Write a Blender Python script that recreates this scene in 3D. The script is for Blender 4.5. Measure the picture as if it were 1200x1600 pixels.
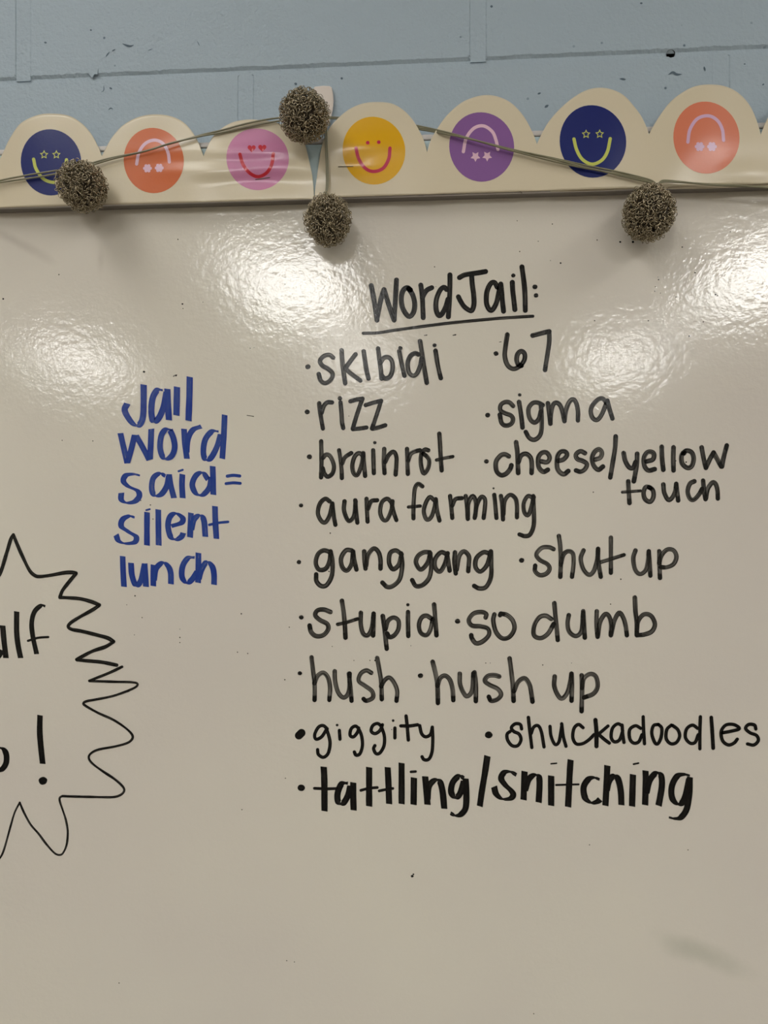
import bpy, bmesh, math, random
from mathutils import Vector, Matrix, noise

for o in list(bpy.data.objects): bpy.data.objects.remove(o)
S = bpy.context.scene
COL = S.collection
R = random.Random(7)

# ------------------------------------------------------------------ camera
F = 1150.0; TH = math.radians(3.99); D = 0.64; CZ = 1.70
cam = bpy.data.objects.new('camera', bpy.data.cameras.new('camera'))
COL.objects.link(cam); S.camera = cam
cam.location = (0, -D, CZ)
cam.rotation_euler = (math.pi/2, 0, TH)
cam.data.sensor_fit = 'HORIZONTAL'; cam.data.sensor_width = 36
cam.data.lens = F/1200*36; cam.data.clip_start = 0.02
# ------------------------------------------------------------------ world + exposure
W = bpy.data.worlds.new('world'); S.world = W; W.use_nodes = True
W.node_tree.nodes['Background'].inputs[0].default_value = (0.75, 0.8, 0.9, 1)
W.node_tree.nodes['Background'].inputs[1].default_value = 0.3
S.view_settings.view_transform = 'Standard'; S.view_settings.look = 'None'
S.view_settings.gamma = 1; S.view_settings.use_curve_mapping = False
S.view_settings.exposure = 0.0
LAMP = 23.8
CEIL = 3.0
# ceiling lights: (x, y) centres of the 0.6 x 1.2 m troffers
TROFFERS = [(-0.80, -3.6), (1.80, -3.6), (-3.05, -5.55), (1.55, -5.8), (-0.90, -1.05), (1.75, -1.15), (-0.62, -5.7)]
DIM = [.88, .95, 1, 1, .22, .30, .6]       # output per panel, tuned for wall, shadow and reflection brightness

# ------------------------------------------------------------------ helpers
def P(px, py, y=0.0):
    """pixel of the photograph -> point on the vertical plane at depth y"""
    a = px-600.0; c, s = math.cos(TH), math.sin(TH)
    dx = -s*F + c*a; dy = c*F + s*a; dz = 800.0-py
    t = (y+D)/dy
    return Vector((dx*t, y, CZ+dz*t))
def pxm(y=0.0): return (y+D)/F

def srgb(r, g, b):
    def f(c):
        c /= 255.0
        return c/12.92 if c <= .04045 else ((c+.055)/1.055)**2.4
    return (f(r), f(g), f(b), 1)

def mesh(name, verts, faces, mat, parent=None, smooth=False, uvs=None, dens=None):
    me = bpy.data.meshes.new(name)
    me.from_pydata([tuple(v) for v in verts], [], faces)
    if uvs:
        l = me.uv_layers.new(name='UVMap')
        for lp in me.loops: l.data[lp.index].uv = uvs[lp.vertex_index]
    if dens:
        a = me.attributes.new('dens', 'FLOAT', 'POINT')
        a.data.foreach_set('value', dens)
    if smooth:
        me.polygons.foreach_set('use_smooth', [True]*len(me.polygons))
    me.materials.append(mat); me.update()
    o = bpy.data.objects.new(name, me); COL.objects.link(o)
    if parent: o.parent = parent
    return o

def thing(name, label, cat, loc=(0, 0, 0), group=None):
    o = bpy.data.objects.new(name, None); COL.objects.link(o)
    o.empty_display_size = .02
    o['label'] = label; o['category'] = cat
    if group: o['group'] = group
    ROOT[o.name] = Vector(loc)
    return o
ROOT = {}
def finish_things():
    # put every Empty at its thing's base, keeping the parts where they stand
    for n, loc in ROOT.items():
        e = bpy.data.objects[n]
        e.location = loc
        for c in e.children:
            c.location = c.location - loc

def struct(o): o['kind'] = 'structure'; return o

def box_vf(x0, x1, y0, y1, z0, z1):
    v = [(x, y, z) for x in (x0, x1) for y in (y0, y1) for z in (z0, z1)]
    f = [(0, 1, 3, 2), (4, 6, 7, 5), (0, 4, 5, 1), (2, 3, 7, 6), (0, 2, 6, 4), (1, 5, 7, 3)]
    return v, f
def box(name, a, mat, parent=None, bevel=0):
    v, f = box_vf(*a)
    o = mesh(name, v, f, mat, parent)
    if bevel:
        bm = bmesh.new(); bm.from_mesh(o.data)
        bmesh.ops.recalc_face_normals(bm, faces=bm.faces)
        bmesh.ops.bevel(bm, geom=bm.edges[:], offset=bevel, segments=2, affect='EDGES', profile=.5)
        bm.to_mesh(o.data); bm.free()
    return o

def tube_vf(pts, r, n=8, V=None, Fc=None, closed=False):
    V = [] if V is None else V; Fc = [] if Fc is None else Fc
    base = len(V); m = len(pts); up = Vector((0, 1, 0))
    prev = None
    for i, p in enumerate(pts):
        if closed: t = pts[(i+1) % m]-pts[i-1]
        else: t = pts[min(i+1, m-1)]-pts[max(i-1, 0)]
        t.normalize()
        a = (prev - t*prev.dot(t)) if prev is not None else (t.cross(up) if abs(t.dot(up)) < .95 else t.cross(Vector((1, 0, 0))))
        a.normalize(); prev = a; b = t.cross(a)
        rr = r[i] if isinstance(r, list) else r
        for k in range(n):
            q = 2*math.pi*k/n
            V.append(p + a*math.cos(q)*rr + b*math.sin(q)*rr)
    for i in range(m if closed else m-1):
        j = (i+1) % m
        for k in range(n):
            k2 = (k+1) % n
            Fc.append((base+i*n+k, base+i*n+k2, base+j*n+k2, base+j*n+k))
    if not closed:
        Fc.append(tuple(base+k for k in range(n-1, -1, -1)))
        Fc.append(tuple(base+(m-1)*n+k for k in range(n)))
    return V, Fc

def spline(pts, step=1.6):
    """Catmull-Rom through 2-D (or 3-D) points, resampled evenly"""
    n = len(pts)
    if n == 1: return list(pts)
    dense = []
    if n == 2: q = [pts[0]+(pts[1]-pts[0])*(k/8) for k in range(9)]; dense = q
    else:
        P0 = [pts[0]*2-pts[1]] + list(pts) + [pts[-1]*2-pts[-2]]
        for i in range(1, n):
            a, b, c, d = P0[i-1], P0[i], P0[i+1], P0[i+2]
            for k in range(14):
                t = k/14
                dense.append(0.5*((2*b)+(c-a)*t+(2*a-5*b+4*c-d)*t*t+(3*b-a-3*c+d)*t*t*t))
        dense.append(pts[-1].copy())
    L = [0]
    for i in range(1, len(dense)): L.append(L[-1]+(dense[i]-dense[i-1]).length)
    m = max(2, int(L[-1]/step)+1); out = []; j = 0
    for k in range(m):
        s = L[-1]*k/(m-1)
        while j < len(L)-2 and L[j+1] < s: j += 1
        u = (s-L[j])/max(1e-9, L[j+1]-L[j])
        out.append(dense[j]+(dense[j+1]-dense[j])*min(1, max(0, u)))
    return out

# ------------------------------------------------------------------ materials
def mat(name, color, rough=.5, metal=0, spec=.5, bump=None, coat=0):
    m = bpy.data.materials.new(name); m.use_nodes = True
    nt = m.node_tree; b = nt.nodes['Principled BSDF']
    b.inputs['Base Color'].default_value = color
    b.inputs['Roughness'].default_value = rough
    b.inputs['Metallic'].default_value = metal
    b.inputs['Specular IOR Level'].default_value = spec
    b.inputs['Coat Weight'].default_value = coat
    if bump:
        sc, dist, det = bump
        t = nt.nodes.new('ShaderNodeTexNoise'); t.inputs['Scale'].default_value = sc
        t.inputs['Detail'].default_value = det
        g = nt.nodes.new('ShaderNodeNewGeometry')
        nt.links.new(g.outputs['Position'], t.inputs['Vector'])
        bp = nt.nodes.new('ShaderNodeBump'); bp.inputs['Distance'].default_value = dist
        bp.inputs['Strength'].default_value = 1
        nt.links.new(t.outputs['Fac'], bp.inputs['Height'])
        nt.links.new(bp.outputs['Normal'], b.inputs['Normal'])
    return m
def N(m, t, **kw):
    n = m.node_tree.nodes.new(t)
    for k, v in kw.items():
        if k in n.inputs: n.inputs[k].default_value = v
        else: setattr(n, k, v)
    return n
def L(m, a, b): m.node_tree.links.new(a, b)

# painted block wall: pale blue paint over concrete, pits and small dark specks
M_wall = mat('blue wall paint', srgb(163, 178, 189), .55, spec=.35)
b = M_wall.node_tree.nodes['Principled BSDF']
g = N(M_wall, 'ShaderNodeNewGeometry')
n1 = N(M_wall, 'ShaderNodeTexNoise', Scale=330.0, Detail=4.0)
n2 = N(M_wall, 'ShaderNodeTexNoise', Scale=60.0, Detail=5.0)
vo = N(M_wall, 'ShaderNodeTexVoronoi', Scale=75.0)
n3 = N(M_wall, 'ShaderNodeTexNoise', Scale=9.0, Detail=2.0)
for n in (n1, n2, n3, vo): L(M_wall, g.outputs['Position'], n.inputs['Vector'])
ad = N(M_wall, 'ShaderNodeMath', operation='MULTIPLY_ADD'); ad.inputs[1].default_value = 2.0
L(M_wall, n2.outputs['Fac'], ad.inputs[0]); L(M_wall, n1.outputs['Fac'], ad.inputs[2])
bp = N(M_wall, 'ShaderNodeBump', Distance=0.0008, Strength=1.0)
L(M_wall, ad.outputs[0], bp.inputs['Height']); L(M_wall, bp.outputs['Normal'], b.inputs['Normal'])
th = N(M_wall, 'ShaderNodeMapRange'); th.inputs[1].default_value = .05; th.inputs[2].default_value = .11
th.inputs[3].default_value = 1; th.inputs[4].default_value = 0
L(M_wall, vo.outputs['Distance'], th.inputs[0])
t2 = N(M_wall, 'ShaderNodeMapRange'); t2.inputs[1].default_value = .46; t2.inputs[2].default_value = .58
L(M_wall, n3.outputs['Fac'], t2.inputs[0])
sepw = N(M_wall, 'ShaderNodeSeparateColor'); L(M_wall, vo.outputs['Color'], sepw.inputs[0])
t3 = N(M_wall, 'ShaderNodeMath', operation='GREATER_THAN'); t3.inputs[1].default_value = .55
L(M_wall, sepw.outputs[0], t3.inputs[0])
mu = N(M_wall, 'ShaderNodeMath', operation='MULTIPLY'); L(M_wall, th.outputs[0], mu.inputs[0]); L(M_wall, t2.outputs[0], mu.inputs[1])
mu2 = N(M_wall, 'ShaderNodeMath', operation='MULTIPLY'); L(M_wall, mu.outputs[0], mu2.inputs[0]); L(M_wall, t3.outputs[0], mu2.inputs[1])
mx = N(M_wall, 'ShaderNodeMix', data_type='RGBA')
mx.inputs['A'].default_value = srgb(163, 178, 189); mx.inputs['B'].default_value = srgb(95, 112, 124)
mx.inputs[6].default_value = srgb(163, 178, 189); mx.inputs[7].default_value = srgb(88, 106, 120)
L(M_wall, mu2.outputs[0], mx.inputs[0]); L(M_wall, mx.outputs[2], b.inputs['Base Color'])

# whiteboard enamel: glossy with an orange-peel ripple, faint darker patches
M_board = mat('whiteboard enamel', srgb(226, 219, 209), .115, spec=.5)
b = M_board.node_tree.nodes['Principled BSDF']
def ripple(m, b, amp=1.0):
    g = N(m, 'ShaderNodeNewGeometry')
    a = N(m, 'ShaderNodeTexNoise', Scale=190.0, Detail=2.5, Roughness=.55)
    L(m, g.outputs['Position'], a.inputs['Vector'])
    bp = N(m, 'ShaderNodeBump', Distance=0.00018*amp, Strength=1.0)
    L(m, a.outputs['Fac'], bp.inputs['Height']); L(m, bp.outputs['Normal'], b.inputs['Normal'])
    return g
g = ripple(M_board, b)
sp = N(M_board, 'ShaderNodeTexNoise', Scale=2.6, Detail=3.0)
L(M_board, g.outputs['Position'], sp.inputs['Vector'])
cr = N(M_board, 'ShaderNodeValToRGB')
cr.color_ramp.elements[0].position = .32; cr.color_ramp.elements[0].color = srgb(212, 205, 196)
cr.color_ramp.elements[1].position = .68; cr.color_ramp.elements[1].color = srgb(220, 215, 201)
L(M_board, sp.outputs['Fac'], cr.inputs[0])
# darker patches mixed into the board colour, a greenish one low down
def tone_patch(m, g, px, py, rx, rz, ang, prev, col, amt, yy=-.008):
    c = P(px, py, yy)
    mp = N(m, 'ShaderNodeMapping', vector_type='TEXTURE')
    mp.inputs['Location'].default_value = c
    mp.inputs['Rotation'].default_value = (0, ang, 0)
    mp.inputs['Scale'].default_value = (rx, 1, rz)
    nz = N(m, 'ShaderNodeTexNoise', Scale=28.0, Detail=4.0)
    L(m, g.outputs['Position'], nz.inputs['Vector'])
    L(m, g.outputs['Position'], mp.inputs['Vector'])
    ln = N(m, 'ShaderNodeVectorMath', operation='LENGTH'); L(m, mp.outputs[0], ln.inputs[0])
    ad = N(m, 'ShaderNodeMath', operation='ADD'); L(m, ln.outputs['Value'], ad.inputs[0]); L(m, nz.outputs['Fac'], ad.inputs[1])
    r = N(m, 'ShaderNodeMapRange', interpolation_type='SMOOTHSTEP'); L(m, ad.outputs[0], r.inputs[0])
    r.inputs[1].default_value = .5; r.inputs[2].default_value = 1.5; r.inputs[3].default_value = amt; r.inputs[4].default_value = 0
    mx = N(m, 'ShaderNodeMix', data_type='RGBA'); mx.inputs[7].default_value = col
    L(m, r.outputs[0], mx.inputs[0]); L(m, prev, mx.inputs[6])
    return mx.outputs[2]
c = tone_patch(M_board, g, 1095, 1490, .055, .014, .35, cr.outputs[0], srgb(165, 168, 150), .4)
c = tone_patch(M_board, g, 22, 376, .05, .007, .5, c, srgb(170, 162, 152), .4)
c = tone_patch(M_board, g, 157, 405, .006, .02, 0, c, srgb(170, 160, 148), .25)
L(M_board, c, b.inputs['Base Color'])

def ink(name, col, thin, streak, rough=.2):
    m = mat(name, col, rough, spec=.32)
    b = m.node_tree.nodes['Principled BSDF']; out = m.node_tree.nodes['Material Output']
    ripple(m, b, .8)
    uv = N(m, 'ShaderNodeUVMap'); uv.uv_map = 'UVMap'
    nz = N(m, 'ShaderNodeTexNoise', Scale=1.0, Detail=3.0, Roughness=.6)
    L(m, uv.outputs[0], nz.inputs['Vector'])
    at = N(m, 'ShaderNodeAttribute'); at.attribute_name = 'dens'
    s1 = N(m, 'ShaderNodeMath', operation='SUBTRACT'); s1.inputs[1].default_value = .5
    L(m, nz.outputs['Fac'], s1.inputs[0])
    s2 = N(m, 'ShaderNodeMath', operation='MULTIPLY_ADD', use_clamp=True); s2.inputs[1].default_value = streak
    L(m, s1.outputs[0], s2.inputs[0]); L(m, at.outputs['Fac'], s2.inputs[2])
    tr = N(m, 'ShaderNodeBsdfTransparent')
    ms = N(m, 'ShaderNodeMixShader')
    L(m, s2.outputs[0], ms.inputs[0]); L(m, tr.outputs[0], ms.inputs[1]); L(m, b.outputs[0], ms.inputs[2])
    L(m, ms.outputs[0], out.inputs['Surface'])
    mx = N(m, 'ShaderNodeMix', data_type='RGBA'); mx.inputs[6].default_value = thin; mx.inputs[7].default_value = col
    r = N(m, 'ShaderNodeMapRange'); r.inputs[1].default_value = .55; r.inputs[2].default_value = 1.0
    L(m, s2.outputs[0], r.inputs[0]); L(m, r.outputs[0], mx.inputs[0]); L(m, mx.outputs[2], b.inputs['Base Color'])
    return m
INK = {
 'dry': ink('dry streaky black marker', srgb(9, 9, 8), srgb(34, 32, 29), 1.6),
 'wet': ink('solid black marker', srgb(7, 7, 7), srgb(20, 19, 18), .3),
 'blue': ink('blue marker', srgb(5, 44, 138), srgb(40, 90, 174), .9),
}
M_frame = mat('white aluminium rail', srgb(205, 200, 196), .35, spec=.5, bump=(300, .0002, 3))
M_rail = mat('blue painted rail', srgb(186, 206, 212), .5, spec=.4, bump=(200, .0003, 3))
M_rail_shade = mat('shade-grey aluminium', srgb(140, 134, 128), .5)  # rail body colour darkened to stand in for the shadow below the border
M_dark = mat('dark gap', srgb(30, 28, 28), .9)
M_wire = mat('tarnished silver wire', srgb(178, 167, 144), .26, metal=1)
M_core = mat('dark wire core', srgb(70, 62, 50), .5, metal=.7, bump=(900, .002, 2))
M_cord = mat('olive plastic cord', srgb(128, 124, 98), .32, spec=.6)
M_hook = mat('white hook plastic', srgb(216, 205, 196), .4)
M_hole = mat('black hole', srgb(14, 14, 15), .9)
M_ceil = mat('white ceiling tile', srgb(225, 222, 214), .9)
M_room = mat('cream room wall', srgb(205, 200, 186), .8)
M_floor = mat('grey floor tile', srgb(96, 88, 78), .5)
M_staple = mat('staple steel', srgb(120, 112, 98), .35, metal=.9)
M_lamp = mat('lamp diffuser', srgb(240, 240, 235), .5)
b = M_lamp.node_tree.nodes['Principled BSDF']
b.inputs['Emission Color'].default_value = (1, .985, .955, 1); b.inputs['Emission Strength'].default_value = LAMP
def paper(name, c, rough=.24): return mat(name, srgb(*c), rough, spec=.5, bump=(420, .00006, 2))
M_paper = paper('cream card', (214, 202, 176))
FC = {k: paper(k+' print', v) for k, v in dict(
    blue=(26, 38, 106), orange=(206, 106, 58), pink=(202, 130, 170), yellow=(222, 168, 16), purple=(134, 92, 152),
    coral=(218, 126, 96), lime=(198, 204, 100), lilac=(226, 188, 206), red=(196, 36, 52), rose=(190, 40, 76), mauve=(214, 176, 206)).items()}

# ================================================================== THE ROOM
X0, X1, YB = -4.2, 4.0, -7.6
struct(box('floor', (X0, X1, YB, 0.1, -.1, 0), M_floor))
struct(box('ceiling', (X0, X1, YB, 0.1, CEIL, CEIL+.1), M_ceil))
struct(box('wall_left', (X0-.1, X0, YB, .1, 0, CEIL), M_room))
struct(box('wall_right', (X1, X1+.1, YB, .1, 0, CEIL), M_room))
struct(box('wall_back', (X0, X1, YB-.1, YB, 0, CEIL), M_room))

# front wall of painted concrete blocks; mortar face lies 1.6 mm behind the block faces
hole = P(1048.5, 83.5, 0.0); HR = 6.2*pxm()
JH = P(400, 112, 0).z           # centre of the visible bed joint
JXa = P(36, 60, 0).x            # centre of a visible head joint
BW = P(747, 60, 0).x - JXa      # block + joint
BH = 0.2032; HJ = .0034; VJ = .0100
me = bmesh.new()
def loop(bm, pts):
    vs = [bm.verts.new(p) for p in pts]
    return [bm.edges.new((vs[i], vs[(i+1) % len(vs)])) for i in range(len(vs))]
MY = .0018
e = loop(me, [(X0, MY, 0), (X1, MY, 0), (X1, MY, CEIL), (X0, MY, CEIL)])
circ = [(hole.x+HR*math.cos(t), hole.z+HR*math.sin(t)) for t in [2*math.pi*k/24 for k in range(24)]]
e += loop(me, [(x, MY, z) for x, z in circ])
bmesh.ops.triangle_fill(me, edges=e, use_beauty=True)
dm = bpy.data.meshes.new('wall_front'); me.to_mesh(dm); me.free()
dm.materials.append(M_wall)
wall = bpy.data.objects.new('wall_front', dm); COL.objects.link(wall); struct(wall)
# drilled hole
v = [(x, .0003, z) for x, z in circ] + [(x, .03, z) for x, z in circ]
v = [(x, y, z) for x, y, z in v]
f = [(k, (k+1) % 24, 24+(k+1) % 24, 24+k) for k in range(24)] + [tuple(range(24, 48))]
mesh('drilled_hole', v, f, M_hole, wall)['label'] = 'round dark screw hole on the mortar joint'

def block(x0, x1, z0, z1, fine):
    """block face with worn edges: outline at the face, chamfer ring, sides"""
    st = .0016 if fine else .2
    pts = []
    def run(a, b_):
        n = max(1, int((b_-a).length/st))
        for k in range(n):
            p = a+(b_-a)*(k/n)
            if fine and (p-Vector((hole.x, 0, hole.z))).length < HR*2:
                for q in range(6): pts.append(a+(b_-a)*((k+q/6)/n))
            else: pts.append(p)
    c = [Vector((x0, 0, z0)), Vector((x1, 0, z0)), Vector((x1, 0, z1)), Vector((x0, 0, z1))]
    for i in range(4): run(c[i], c[(i+1) % 4])
    cen = Vector(((x0+x1)/2, 0, (z0+z1)/2))
    front, back = [], []
    for p in pts:
        q = p.copy(); o = p.copy()
        if fine:
            j = noise.noise(Vector((p.x*45, p.z*45, 3)))*.0009 + noise.noise(Vector((p.x*300, p.z*300, 9)))*.0011
            horiz = abs(p.z-z0) < 1e-6 or abs(p.z-z1) < 1e-6
            if not horiz: j *= .25
            if horiz: o.z += j
            else: q.x += j
        d = (cen-q); sx = 1 if d.x > 0 else -1; sz = 1 if d.z > 0 else -1
        r = .0033 if abs(p.z-z0) < 1e-6 else (.0006 if abs(p.z-z1) < 1e-6 else .0024)
        fr = Vector((q.x+sx*(r if (abs(p.x-x0) < 1e-6 or abs(p.x-x1) < 1e-6) else 0), 0,
                     o.z+sz*(r if (abs(p.z-z0) < 1e-6 or abs(p.z-z1) < 1e-6) else 0)))
        for t, w in ((fr, 1.0), (q, 1.0)):
            dh = Vector((t.x-hole.x, 0, t.z-hole.z))
            if abs(dh.x) < HR and dh.length < HR*1.6 and dh.length > 1e-9:
                dh.normalize(); t.z = min(t.z, hole.z - math.sqrt(max(0, HR*HR-(t.x-hole.x)**2))) if t.z < hole.z+HR and z1 < hole.z+.02 else t.z
        front.append(Vector((fr.x, 0, fr.z))); back.append(Vector((q.x, MY+.0004, q.z)))
    n = len(front)
    bm = bmesh.new()
    fv = [bm.verts.new(p) for p in front]; bv = [bm.verts.new(p) for p in back]
    fe = [bm.edges.new((fv[i], fv[(i+1) % n])) for i in range(n)]
    bmesh.ops.triangle_fill(bm, edges=fe, use_beauty=True)
    for i in range(n): bm.faces.new((fv[i], fv[(i+1) % n], bv[(i+1) % n], bv[i]))
    bmesh.ops.recalc_face_normals(bm, faces=bm.faces)
    # make sure the face looks into the room
    s = sum(fc.normal.y*fc.calc_area() for fc in bm.faces)
    if s > 0: bmesh.ops.reverse_faces(bm, faces=bm.faces)
    m_ = bpy.data.meshes.new('concrete_block'); bm.to_mesh(m_); bm.free()
    m_.materials.append(M_wall)
    o = bpy.data.objects.new('concrete_block', m_); COL.objects.link(o); o.parent = wall
for r in range(-9, 6):
    z0 = JH + r*BH + HJ/2; z1 = z0+BH-HJ
    z0c, z1c = max(z0, 0.0), min(z1, CEIL)
    if z1c-z0c < .02: continue
    off = 0 if r % 2 == 0 else .5
    for c_ in range(-11, 12):
        x0 = JXa + (c_+off)*BW + VJ/2; x1 = x0+BW-VJ
        a, b_ = max(x0, X0), min(x1, X1)
        if b_-a < .03: continue
        fine = r in (0, -1) and -.8 < (a+b_)/2 < .8
        if r < -1 and -2.3 < (a+b_)/2 < 2.1 and r > -6: continue     # hidden behind the whiteboard
        block(a, b_, z0c, z1c, fine)
        if fine:      # head joint struck nearly flush
            v_, f_ = box_vf(b_-.0016, b_+VJ+.0016, .0006, MY, z0c-.001, z1c+.001)
            mesh('mortar_joint', v_, f_, M_wall, wall)
# paint flakes and chips on the wall
def flake(px, py, pts, dz=.0006, name='paint_flake'):
    v = [P(px+x, py+y, -dz if k else -dz*.6) for k, (x, y) in enumerate(pts)]
    back = [Vector((p.x, .0002, p.z)) for p in v]; n = len(v)
    f = [tuple(range(n))] + [(i, n+i, n+(i+1) % n, (i+1) % n) for i in range(n)]
    return mesh(name, v+back, f, M_wall, wall)
flake(145, 113, [(-8, 0), (-5, -8), (4, -10), (8, -5), (7, 3), (2, 3), (-1, 9), (-5, 4)], .0009)
M_chip = mat('dark chipped paint', srgb(84, 100, 112), .8)
def chip(px, py, pts, w):
    pp = [Vector((px+a, py+b_)) for a, b_ in pts]
    v, f = [], []
    s = spline(pp, 1.0)
    for i, p in enumerate(s):
        t = (s[min(i+1, len(s)-1)]-s[max(i-1, 0)]).normalized(); n = Vector((-t.y, t.x))
        h = w*.5*math.sin(math.pi*(i+.5)/len(s))
        v += [P(*(p+n*h), -.0003), P(*(p-n*h), -.0003)]
        if i: f.append((2*i-2, 2*i, 2*i+1, 2*i-1))
    mesh('paint_chip', v, f, M_chip, wall)
chip(200, 70, [(-9, -2), (-2, 1), (4, 2), (9, 0)], 3.2)
chip(168, 85, [(-3, 4), (3, -4)], 2); chip(177, 79, [(-2, 1), (3, -2)], 2)
chip(161, 138, [(1, -5), (1, 3), (-3, 6)], 1.3); chip(173, 138, [(-2, -1), (2, 1)], 3)
chip(173, 170, [(-4, 2), (0, -1), (4, 1)], 1.8); chip(235, 78, [(-4, 1), (4, -2)], 1)
chip(1053, 115, [(-9, 2), (-2, -2), (4, 1), (13, 1)], 4); chip(1100, 108, [(0, -4), (2, 3)], 3)
chip(971, 123, [(-3, 0), (7, 1)], 3); chip(1163, 100, [(-1, 0), (2, 0)], 2); chip(1193, 132, [(-2, 1), (1, -1)], 2.5)
chip(854, 166, [(-3, 2), (3, -2)], 4); chip(843, 146, [(-3, 1), (2, -1)], 3); chip(462, 131, [(-2, -1), (2, 1)], 4)
chip(71, 66, [(-2, 0), (2, 1)], 3); chip(142, 47, [(-1, -1), (1, 1)], 3); chip(768, 10, [(-2, 0), (2, 0)], 4)
chip(534, 122, [(-1, -1), (1, 2)], 4); chip(1002, 5, [(-2, 0), (2, 0)], 3); chip(310, 68, [(-2, -4), (2, 4)], 1)

# ================================================================== CEILING LIGHTS (most seen reflected; the unseen near pair follows the ball shadows)
descr = ['reflected upper left of the list', 'reflected at the right edge', 'reflected far left', 'reflected right of the number',
         'over the left of the board', 'over the right of the board', 'dimmer, reflected behind the first listed word']
for i, (x, y) in enumerate(TROFFERS):
    t = thing('ceiling_light', 'recessed rectangular ceiling light panel '+descr[i], 'ceiling light', (x, y, CEIL), 'recessed ceiling lights')
    w, d = .30, .60
    ml = M_lamp
    if DIM[i] < 1:
        ml = M_lamp.copy(); ml.node_tree.nodes['Principled BSDF'].inputs['Emission Strength'].default_value = LAMP*DIM[i]
    box('diffuser', (x-w, x+w, y-d, y+d, CEIL-.012, CEIL-.004), ml, t)
    for a in ((x-w-.025, x-w, y-d-.025, y+d+.025), (x+w, x+w+.025, y-d-.025, y+d+.025), (x-w, x+w, y-d-.025, y-d), (x-w, x+w, y+d, y+d+.025)):
        box('frame_bar', (*a, CEIL-.016, CEIL), M_ceil, t)

# ================================================================== WHITEBOARD
YS = -.008                          # writing surface
YP = -.0211                         # face of the card border
wb = thing('whiteboard', 'glossy white dry-erase board covered in black and blue handwriting', 'whiteboard', (0, 0, .9))
zt = P(600, 228, -.010).z           # dark line of the rail
zbot = P(600, 307.4, -.0185).z       # bottom edge of the rail
BX0, BX1 = -2.2, 2.0
board = box('writing_surface', (BX0, BX1, YS, -.0005, .98, zt-.002), M_board, wb)
box('rail_body', (BX0, BX1, -.0181, -.0005, zbot, zt-.0014), M_rail_shade, wb, .0006)
box('rail_face', (BX0, BX1, -.0188, -.0180, zbot+.003, zt-.0012), M_rail, wb, .0002)
box('rail_gap', (BX0, BX1, -.012, -.0005, zt-.0014, zt+.0004), M_dark, wb)
ztop = P(600, 212, -.017).z
box('rail_lip', (BX0, BX1, -.0172, -.0005, zt+.0004, ztop), M_frame, wb, .0012)
box('rail_lip', (BX0, BX1, -.0190, -.0165, zbot-.0003, zbot+.0022), M_frame, wb, .0004)
box('marker_tray', (BX0, BX1, -.07, -.0005, .955, .98), M_frame, wb, .003)
for x in (BX0-.015, BX1): box('side_rail', (x, x+.015, -.017, -.0005, .955, ztop), M_frame, wb, .001)

# ------------------------------------------------------------------ marker strokes
SK = [0]
def ribbon(pts, w, V, Fc, UV, DN, dens, yb, chisel=None, endboost=True, taper=0, jit=.06):
    """sweep a marker tip along pts (photo pixels)"""
    SK[0] += 1; sid = SK[0]; y = yb - .00004 - (sid % 40)*.000008
    base = len(V); so = sid*7.31
    if len(pts) == 1:
        p = pts[0]; n = 18; r = w/2
        V.append(P(p.x, p.y, y)); UV.append((so, 0)); DN.append(1.0)
        for k in range(n):
            a = 2*math.pi*k/n; rr = r*(1+.10*noise.noise(Vector((math.cos(a)*1.3, math.sin(a)*1.3, so))))
            V.append(P(p.x+rr*math.cos(a), p.y+rr*.92*math.sin(a), y)); UV.append((so+.3*math.cos(a), math.sin(a)*2)); DN.append(.98)
        for k in range(n): Fc.append((base, base+1+k, base+1+(k+1) % n))
        return
    s = spline(pts, 1.6); n = len(s)
    T = [(s[min(i+1, n-1)]-s[max(i-1, 0)]).normalized() for i in range(n)]
    def hw(i):
        t = T[i]; nn = Vector((-t.y, t.x))
        if chisel:
            h = (abs(Vector(chisel).normalized().dot(nn))*w*.88 + w*.30)/2
            h = min(h, w*.5)
        else: h = w/2
        h *= 1+jit*noise.noise(Vector((i*.08, so, 0)))
        if taper:
            d = min(i, n-1-i)/(n*.5)
            h *= min(1, .35+d*taper)
        return h
    rows = []
    Ltot = 1.6*(n-1)
    if not chisel:
        h0 = hw(0)
        for a in (1.0, .92, .75, .5, .25): rows.append((s[0]-T[0]*h0*a, T[0], h0*math.sqrt(max(0.02, 1-a*a)), -h0*a))
    for i in range(n): rows.append((s[i], T[i], hw(i), 1.6*i))
    if not chisel:
        h1 = hw(n-1)
        for a in (.25, .5, .75, .92, 1.0): rows.append((s[-1]+T[-1]*h1*a, T[-1], h1*math.sqrt(max(0.02, 1-a*a)), Ltot+h1*a))
    K = (-1, -.5, 0, .5, 1)
    for (p, t, h, u) in rows:
        nn = Vector((-t.y, t.x))
        rem = Ltot-u
        dn = dens + .04 + .10*noise.noise(Vector((u*.03, so, 5)))
        if endboost and rem < w*.7: dn = max(dn, 1.15 - .0*rem)
        elif endboost and rem < w*1.1: dn += .35*(1.1-rem/w)/.4
        if u < w*.3 and endboost: dn += .08
        for k in K:
            sk = 0
            if chisel and (u < 3 or rem < 3): sk = -k*h*.16*(1 if t.y > 0 else -1)
            q = p + nn*h*k + t*sk
            V.append(P(q.x, q.y, y))
            UV.append((u/34.0+so, (k*h)/1.15+so*1.7))
            DN.append(dn + (.13 if abs(k) == 1 else (0.0 if k else -.04)))
    for i in range(len(rows)-1):
        a = base+i*5; c2 = a+5
        for k in range(4): Fc.append((a+k, a+k+1, c2+k+1, c2+k))

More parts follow.
